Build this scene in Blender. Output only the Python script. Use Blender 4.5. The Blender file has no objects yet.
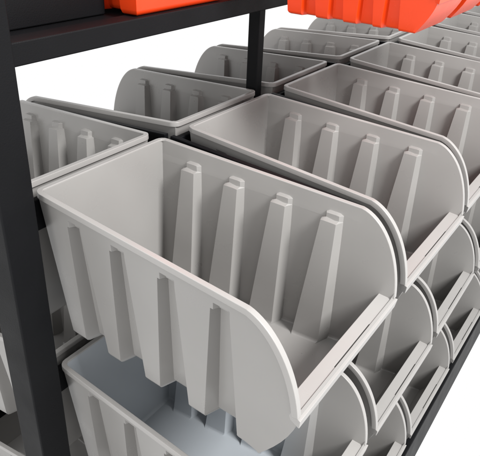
import bpy, bmesh, math, random
from mathutils import Vector, Matrix
random.seed(3)
S=0.2
C=bpy.context.scene.collection
# ------------------------------------------------------------ materials
def plastic(name,col,rough=.42,var=.05,bump=.04,spec=.45,front=None):
    m=bpy.data.materials.new(name);m.use_nodes=True
    nt=m.node_tree;b=nt.nodes['Principled BSDF']
    tc=nt.nodes.new('ShaderNodeTexCoord')
    n1=nt.nodes.new('ShaderNodeTexNoise');n1.inputs['Scale'].default_value=9;n1.inputs['Detail'].default_value=5
    nt.links.new(tc.outputs['Object'],n1.inputs['Vector'])
    r=nt.nodes.new('ShaderNodeValToRGB')
    r.color_ramp.elements[0].position=.3;r.color_ramp.elements[1].position=.7
    r.color_ramp.elements[0].color=[c*(1-var) for c in col]+[1]
    r.color_ramp.elements[1].color=[min(1,c*(1+var)) for c in col]+[1]
    nt.links.new(n1.outputs['Fac'],r.inputs['Fac']);out=r.outputs['Color']
    if front:   # painted bluish light fades to this colour towards the open front of the bin
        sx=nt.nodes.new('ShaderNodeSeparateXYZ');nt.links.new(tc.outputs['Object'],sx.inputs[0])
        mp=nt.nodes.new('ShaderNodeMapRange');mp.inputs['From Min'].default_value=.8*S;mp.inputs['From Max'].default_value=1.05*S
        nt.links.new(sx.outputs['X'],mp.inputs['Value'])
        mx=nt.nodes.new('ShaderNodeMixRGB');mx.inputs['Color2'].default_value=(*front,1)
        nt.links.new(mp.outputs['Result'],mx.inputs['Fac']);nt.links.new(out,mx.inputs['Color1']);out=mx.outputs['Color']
    nt.links.new(out,b.inputs['Base Color'])
    n2=nt.nodes.new('ShaderNodeTexNoise');n2.inputs['Scale'].default_value=30;n2.inputs['Detail'].default_value=6
    nt.links.new(tc.outputs['Object'],n2.inputs['Vector'])
    mr=nt.nodes.new('ShaderNodeMapRange');mr.inputs['To Min'].default_value=rough-.08;mr.inputs['To Max'].default_value=rough+.12
    nt.links.new(n2.outputs['Fac'],mr.inputs['Value']);nt.links.new(mr.outputs['Result'],b.inputs['Roughness'])
    n3=nt.nodes.new('ShaderNodeTexNoise');n3.inputs['Scale'].default_value=900;n3.inputs['Detail'].default_value=2
    nt.links.new(tc.outputs['Object'],n3.inputs['Vector'])
    n4=nt.nodes.new('ShaderNodeTexNoise');n4.inputs['Scale'].default_value=14;n4.inputs['Detail'].default_value=1
    nt.links.new(tc.outputs['Object'],n4.inputs['Vector'])
    b1=nt.nodes.new('ShaderNodeBump');b1.inputs['Strength'].default_value=bump;b1.inputs['Distance'].default_value=.0006
    nt.links.new(n3.outputs['Fac'],b1.inputs['Height'])
    b2=nt.nodes.new('ShaderNodeBump');b2.inputs['Strength'].default_value=.35;b2.inputs['Distance'].default_value=.003
    nt.links.new(n4.outputs['Fac'],b2.inputs['Height']);nt.links.new(b1.outputs['Normal'],b2.inputs['Normal'])
    nt.links.new(b2.outputs['Normal'],b.inputs['Normal'])
    b.inputs['Specular IOR Level'].default_value=spec
    return m
GC=(.268,.260,.251)
M_grey=plastic('grey_plastic',GC,rough=.28,spec=.6)
M_rim=plastic('grey_rim_plastic',(.32,.310,.300),rough=.28,spec=.6)
M_blue_tint=plastic('grey_plastic_blue_light',(.35,.375,.40),front=GC,rough=.32)  # bluish light inside the lower bin, painted into the grey plastic's colour
M_org=plastic('orange_plastic',(.72,.05,.005),rough=.27)
M_red=plastic('red_orange_plastic',(.70,.045,.006),rough=.27)
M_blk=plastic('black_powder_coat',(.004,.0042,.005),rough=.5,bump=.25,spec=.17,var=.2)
# ------------------------------------------------------------ helpers
def evalmesh(o,name):
    dg=bpy.context.evaluated_depsgraph_get();dg.update()
    return bpy.data.meshes.new_from_object(o.evaluated_get(dg))
def finish(bm,name,mats,bevel=.0008,solid=0,ang=32,scale=S,down=False,flat=None):
    bmesh.ops.scale(bm,vec=(scale,)*3,verts=bm.verts)
    bmesh.ops.recalc_face_normals(bm,faces=bm.faces)
    if down:
        f=min(bm.faces,key=lambda f:f.calc_center_median().z+ (0 if abs(f.normal.z)>.9 else 9))
        if f.normal.z>0:bmesh.ops.reverse_faces(bm,faces=bm.faces)
    me=bpy.data.meshes.new(name);bm.to_mesh(me);bm.free()
    if not isinstance(mats,(list,tuple)):mats=[mats]
    for m in mats:me.materials.append(m)
    for p in me.polygons:p.use_smooth=True
    o=bpy.data.objects.new('tmp',me);C.objects.link(o)
    if solid:
        s=o.modifiers.new('s','SOLIDIFY');s.thickness=solid;s.offset=-1;s.use_even_offset=True
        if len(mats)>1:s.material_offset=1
        n=len(me.vertices);m1=evalmesh(o,name)
        zb=min(v.co.z for v in me.vertices)
        for i in range(n):      # keep the moulded floor truly level
            if me.vertices[i].co.z<zb+1e-5:
                m1.vertices[n+i].co.z=zb+solid
        o.modifiers.clear();o.data=m1;bpy.data.meshes.remove(me);me=m1
    if bevel:
        b=o.modifiers.new('b','BEVEL');b.width=bevel;b.segments=2;b.limit_method='ANGLE';b.angle_limit=math.radians(ang)
    w=o.modifiers.new('w','WEIGHTED_NORMAL');w.keep_sharp=True;w.weight=80
    m2=evalmesh(o,name);m2.name=name
    bpy.data.objects.remove(o);bpy.data.meshes.remove(me)
    return m2
def box(bm,a,b):
    r=bmesh.ops.create_cube(bm,size=1)
    for v in r['verts']:
        v.co=Vector([a[i]+(v.co[i]+.5)*(b[i]-a[i]) for i in range(3)])
def obj(name,me,parent=None):
    o=bpy.data.objects.new(name,me);C.objects.link(o)
    if parent:o.parent=parent
    return o
# ------------------------------------------------------------ the bin (units: 1 = bin pitch), back at x=0, rim at z=0
def make_bin(p):
    wb,wf,xc,L,d,hl,H,wd=p['wb'],p['wf'],p['xc'],p['L'],p['d'],p['hl'],p['H'],p['wd']
    def W(x):return wb+(wf-wb)*max(0,x)/L
    def WZ(x,z):return W(x)-wd*(1-(z+H)/H)
    N=18
    def curve(s):
        a=s*math.pi/2
        ex=xc+(L-xc)*math.sin(a);ez=-hl+(hl-d)*math.cos(a)
        lx=xc+(L-xc)*s;lz=-d+(-hl+d)*s
        k=p.get('bulge',.8)
        return ex*k+lx*(1-k),ez*k+lz*(1-k)
    cs=[curve(i/N) for i in range(N+1)]
    def ztop(x):
        if x<=xc:return -d*max(0,x)/xc
        for i in range(N):
            if x<=cs[i+1][0]+1e-9:
                f=(x-cs[i][0])/max(1e-9,cs[i+1][0]-cs[i][0]);return cs[i][1]+f*(cs[i+1][1]-cs[i][1])
        return -hl
    RB=p['ribs'];rt,rb,rr,D=p['rt'],p['rb'],p['rr'],p['D']
    A,B=.862,.905
    tl=[0,.012,.035,.15,.3,.45,.6,.74,A,A+.004,B,B+.004,.96,1]
    cols=[('x',0)]
    for c,cb in RB:
        for q in (-3,-2,-1,1,2,3):cols.append(('r',(c,cb),q))
    last=RB[-1][0]+rb+rr+.01
    for i in range(N+1):
        if cs[i][0]>last+.02:cols.append(('x',cs[i][0]))
    xk=last-.005
    def side(sg):
        g=[]
        for c in cols:
            col=[]
            for t in tl:
                if c[0]=='x':
                    x=c[1];dep=0
                else:
                    ct,cb=c[1];cc=cb+(ct-cb)*t
                    tt=min(1,t/A);w=rb+(rt-rb)*tt;q=c[2]
                    off={1:.62*w,2:w,3:w+rr*(1.8-.8*tt)}[abs(q)];x=cc+math.copysign(off,q)
                    if t<=A+.001: dep=D*(1.45-.45*tt) if abs(q)<=2 else 0
                    elif t<=B+.001: dep=.5*D if (-1<=q<=2) else 0
                    else: dep=0
                zt=ztop(x);z=-H+t*(zt+H)
                zz=(z+H)/H
                xx=x+.05*(1-zz)*(1-x/L)**3-p['fs']*(max(0,x-xk)/(L-xk))*(max(0,1-(z+H)/(H-hl)))**1.6
                rd={0:.022,.012:.008}.get(t,0)      # rounded foot edge
                y=W(x)-wd*(1-zz)-dep-rd
                if c[0]=='x' and x==0: xx+=rd
                col.append((xx,sg*y,z))
            g.append(col)
        return g
    bm=bmesh.new()
    gs=[]
    for sg in (-1,1):
        g=side(sg);vg=[[bm.verts.new(c) for c in col] for col in g]
        for i in range(len(vg)-1):
            for j in range(len(tl)-1):
                bm.faces.new((vg[i][j],vg[i+1][j],vg[i+1][j+1],vg[i][j+1]))
        gs.append(vg)
    a,b=gs
    for i in range(len(a)-1):bm.faces.new((a[i][0],b[i][0],b[i+1][0],a[i+1][0]))
    for j in range(len(tl)-1):
        bm.faces.new((a[0][j],a[0][j+1],b[0][j+1],b[0][j]))
        bm.faces.new((a[-1][j],b[-1][j],b[-1][j+1],a[-1][j+1]))
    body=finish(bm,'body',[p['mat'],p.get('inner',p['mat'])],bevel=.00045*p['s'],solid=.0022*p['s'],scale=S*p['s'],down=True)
    # ---- rim
    path=[]
    for i in range(N,-1,-1):
        x,z=cs[i]
        x0,z0=cs[max(0,i-1)];x1,z1=cs[min(N,i+1)]
        if i==0:x0,z0=0,0
        t=Vector((x1-x0,0,z1-z0)).normalized()
        path.append((Vector((x,-WZ(x,z),z)),Vector((0,-1,0)),Vector((-t.z,0,t.x))))
    R=.03
    for x in (xc*.66,xc*.33,R):
        path.append((Vector((x,-WZ(x,ztop(x)),ztop(x))),Vector((0,-1,0)),Vector((0,0,1))))
    for k in range(1,5):
        an=k/4*math.pi/2
        path.append((Vector((R-R*math.sin(an),-W(0)+R-R*math.cos(an),0)),Vector((-math.sin(an),-math.cos(an),0)),Vector((0,0,1))))
    mir=[(Vector((q[0].x,-q[0].y,q[0].z)),Vector((q[1].x,-q[1].y,q[1].z)),q[2]) for q in reversed(path)]
    path=path+mir
    sec=[(-.0115,.003),(.0135,.003),(.0145,-.024),(.009,-.024),(.007,-.010),(-.0115,-.008)]
    bm=bmesh.new();rings=[[bm.verts.new(q+l*s+u*h) for s,h in sec] for q,l,u in path]
    n=len(sec)
    for i in range(len(rings)-1):
        for j in range(n):
            bm.faces.new((rings[i][j],rings[i][(j+1)%n],rings[i+1][(j+1)%n],rings[i+1][j]))
    bm.faces.new(rings[0]);bm.faces.new(list(reversed(rings[-1])))
    rim=finish(bm,'rim',p['rim'],bevel=.00055*p['s'],scale=S*p['s'],ang=40)
    # ---- front lip: flat ledge with one narrow shallow slot
    bm=bmesh.new();yw=WZ(L,-hl)
    xs=[L-.070,L-.018,L-.006,L+.012];zs=[.003,-.003,-.004,-.007]
    def hw(x):return (yw-.013)+(x-xs[0])/(xs[-1]-xs[0])*.025
    fr=[-1,-.30,.45,1]
    top=[[bm.verts.new((x,hw(x)*f_,-hl+z)) for f_ in fr] for x,z in zip(xs,zs)]
    botf=[bm.verts.new((xs[-1]-.006,(hw(xs[-1])-.008)*s,-hl-.05)) for s in fr];botb=[bm.verts.new((xs[0],hw(xs[0])*s,-hl-.03)) for s in fr]
    for i in range(len(xs)-1):
        for j in range(3):
            if i==1 and j==1:continue
            bm.faces.new((top[i][j],top[i+1][j],top[i+1][j+1],top[i][j+1]))
    ctr=[top[1][1],top[2][1],top[2][2],top[1][2]]
    inn=[bm.verts.new(v.co+Vector((0,0,-.014))) for v in ctr]
    for k in range(4):bm.faces.new((ctr[k],ctr[(k+1)%4],inn[(k+1)%4],inn[k]))
    bm.faces.new(inn)
    for j in range(3):
        bm.faces.new((top[-1][j],top[-1][j+1],botf[j+1],botf[j]))
        bm.faces.new((botf[j],botf[j+1],botb[j+1],botb[j]))
        bm.faces.new((botb[j],botb[j+1],top[0][j+1],top[0][j]))
    for j in (0,3):bm.faces.new([t_[j] for t_ in top]+[botf[j],botb[j]])
    lip=finish(bm,'front_lip',p['rim'],bevel=.0005*p['s'],scale=S*p['s'])
    return body,rim,lip
gx=.0474
G=dict(wb=.390,wf=.465,xc=1.0843,L=1.30,d=.066,hl=.438,H=.765,wd=.062,fs=.17,s=1.0,
       ribs=[(.205,.185),(.455,.435),(.712,.692),(.965,.945)],rt=.030,rb=.062,rr=.013,D=.048,mat=M_grey,rim=M_rim)
grey=make_bin(G)
blue=make_bin(dict(G,inner=M_blue_tint))
O=dict(G,wb=.40,wf=.44,L=1.5,xc=1.2,hl=.45,ribs=[(.25,.25),(.55,.55),(.85,.85),(1.1,1.1)],s=.5,mat=M_org,rim=M_org)
orange=make_bin(O);red=make_bin(dict(G,mat=M_red,rim=M_red))
def place(name,meshes,loc,rz,label,cat,group):
    e=bpy.data.objects.new(name,None);C.objects.link(e);e.empty_display_size=.03
    e.location=Vector(loc)*S;e.rotation_euler=(0,0,rz);e['label']=label;e['category']=cat;e['group']=group
    for n,m in zip(('body','rim','front_lip'),meshes):obj(n,m,e)
    return e
T=.935
ordn=['first','second','third','fourth','fifth','sixth','seventh','eighth','ninth']
tiern=['top tier','middle tier','lowest tier']
for t in range(3):
    for k in range(8 if t==0 else 7):
        j=lambda a:random.uniform(-a,a)
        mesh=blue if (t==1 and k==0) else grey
        lab='grey open-front plastic bin, %s from the near black post, front side, %s'%(ordn[k],tiern[t])
        if mesh is blue: lab='grey bin with bluish light painted inside, directly below the large nearest grey bin'
        if t==0 and k==0: lab='large grey open-front bin nearest the camera, beside the near black post, on top tier'
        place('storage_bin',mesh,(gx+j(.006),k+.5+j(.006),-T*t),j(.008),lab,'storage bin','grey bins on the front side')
    for k in range([8,4,3][t]):
        place('storage_bin',grey,(-gx,k+.5,-T*t),math.pi+random.uniform(-.006,.006),
          'grey plastic bin facing away on the rear side, %s from the near post, %s'%(ordn[k],tiern[t]),'storage bin','grey bins on the rear side')
zo=.595+.77*.5
for k in range(4):
    place('small_bin',orange,(.42,1.29+.25+.5*k,zo),0,'small bright orange bin above the grey bins, %s from the left'%ordn[k],'small bin','orange bins on the upper beam')
for k in range(2):
    place('red_bin',red,(.085,1.085+1*k,.602+.765),math.pi,'red-orange bin seen from behind above the black beam, %s from the near post'%ordn[k],'bin','red bins on the upper beam')
# ------------------------------------------------------------ rack
rack=bpy.data.objects.new('storage_rack',None);C.objects.link(rack)
rack['label']='black powder-coated steel rack with posts and rails carrying the plastic bins';rack['category']='rack'
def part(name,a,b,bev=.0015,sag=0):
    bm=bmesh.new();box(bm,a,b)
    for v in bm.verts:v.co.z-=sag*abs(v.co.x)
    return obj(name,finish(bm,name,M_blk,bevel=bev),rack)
part('post',(-.04,-.115,-3.2),(.113,.044,1.6))
part('post',(-.165,1.965,-3.2),(-.085,2.035,1.6))
part('post',(-.10,8.05,-3.2),(.113,8.27,1.6))
part('upper_beam',(-.05,.05,.51),(.05,8.04,.60))
part('upper_shelf',(-1.2,.05,.565),(-.052,2.9,.585),bev=.0006)
part('shelf_edge',(-.24,.05,.588),(-.16,.76,.74))
part('bin_hanger',(.37,1.3,.86),(.41,3.3,.93))
part('hanger_arm',(-.08,1.98,.87),(.368,2.02,.92))
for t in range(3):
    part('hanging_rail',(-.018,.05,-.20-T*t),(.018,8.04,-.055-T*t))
    for k in range(1,8):  # black bars added so the shaded gaps between the bins look dark
        if not(t==0 and k==2):part('gap_shade_bar',(-1.12,k-.015,-.10-T*t),(-.0185,k+.015,-.022-T*t),bev=.0006,sag=.061)
        part('gap_shade_bar',(.0185,k-.015,-.10-T*t),(1.10,k+.015,-.022-T*t),bev=.0006,sag=.061)
part('base_rail',(1.285,-.10,-2.80),(1.37,8.27,-2.41))
part('base_rail',(-1.37,-.10,-2.80),(-1.285,8.27,-2.41))
part('cross_member',(-1.28,-.09,-2.75),(-.045,.0,-2.63));part('cross_member',(.118,-.09,-2.75),(1.28,.0,-2.63))
# ------------------------------------------------------------ light
w=bpy.data.worlds.new('World');bpy.context.scene.world=w;w.use_nodes=True
w.node_tree.nodes['Background'].inputs['Color'].default_value=(1,1,1,1);w.node_tree.nodes['Background'].inputs['Strength'].default_value=1.0
def area(loc,target,size,power,col=(1,1,1)):
    l=bpy.data.lights.new('area_lamp','AREA');l.size=size;l.energy=power;l.color=col
    o=bpy.data.objects.new('area_lamp',l);C.objects.link(o);o.location=Vector(loc)*S
    o.rotation_euler=(Vector(target)*S-o.location).to_track_quat('-Z','Y').to_euler()
area((6.5,.2,5.5),(.3,1.5,-.3),.5,48,(1,.995,.985))
area((.5,-7,2.6),(.6,.3,-.4),.8,11,(1,.995,.98))  # added fill lamp, brightens the outer sides of the near bins
# ------------------------------------------------------------ camera
cx,cy,cz,yaw,pit,rol,f=1.9551,-1.2938,1.1149,.5755,.5119,.0446,604.56
fw=Vector((-math.sin(yaw)*math.cos(pit),math.cos(yaw)*math.cos(pit),-math.sin(pit)))
r=fw.cross(Vector((0,0,1))).normalized();u=r.cross(fw)
r2=math.cos(rol)*r+math.sin(rol)*u;u2=-math.sin(rol)*r+math.cos(rol)*u
cam=bpy.data.cameras.new('camera');co=bpy.data.objects.new('camera',cam);C.objects.link(co)
m=Matrix((( r2.x,u2.x,-fw.x,cx*S),(r2.y,u2.y,-fw.y,cy*S),(r2.z,u2.z,-fw.z,cz*S),(0,0,0,1)))
co.matrix_world=m;cam.sensor_width=36;cam.lens=f/480*36;cam.clip_start=.01;cam.clip_end=100
bpy.context.scene.camera=co
sc=bpy.context.scene;sc.view_settings.view_transform='Standard'
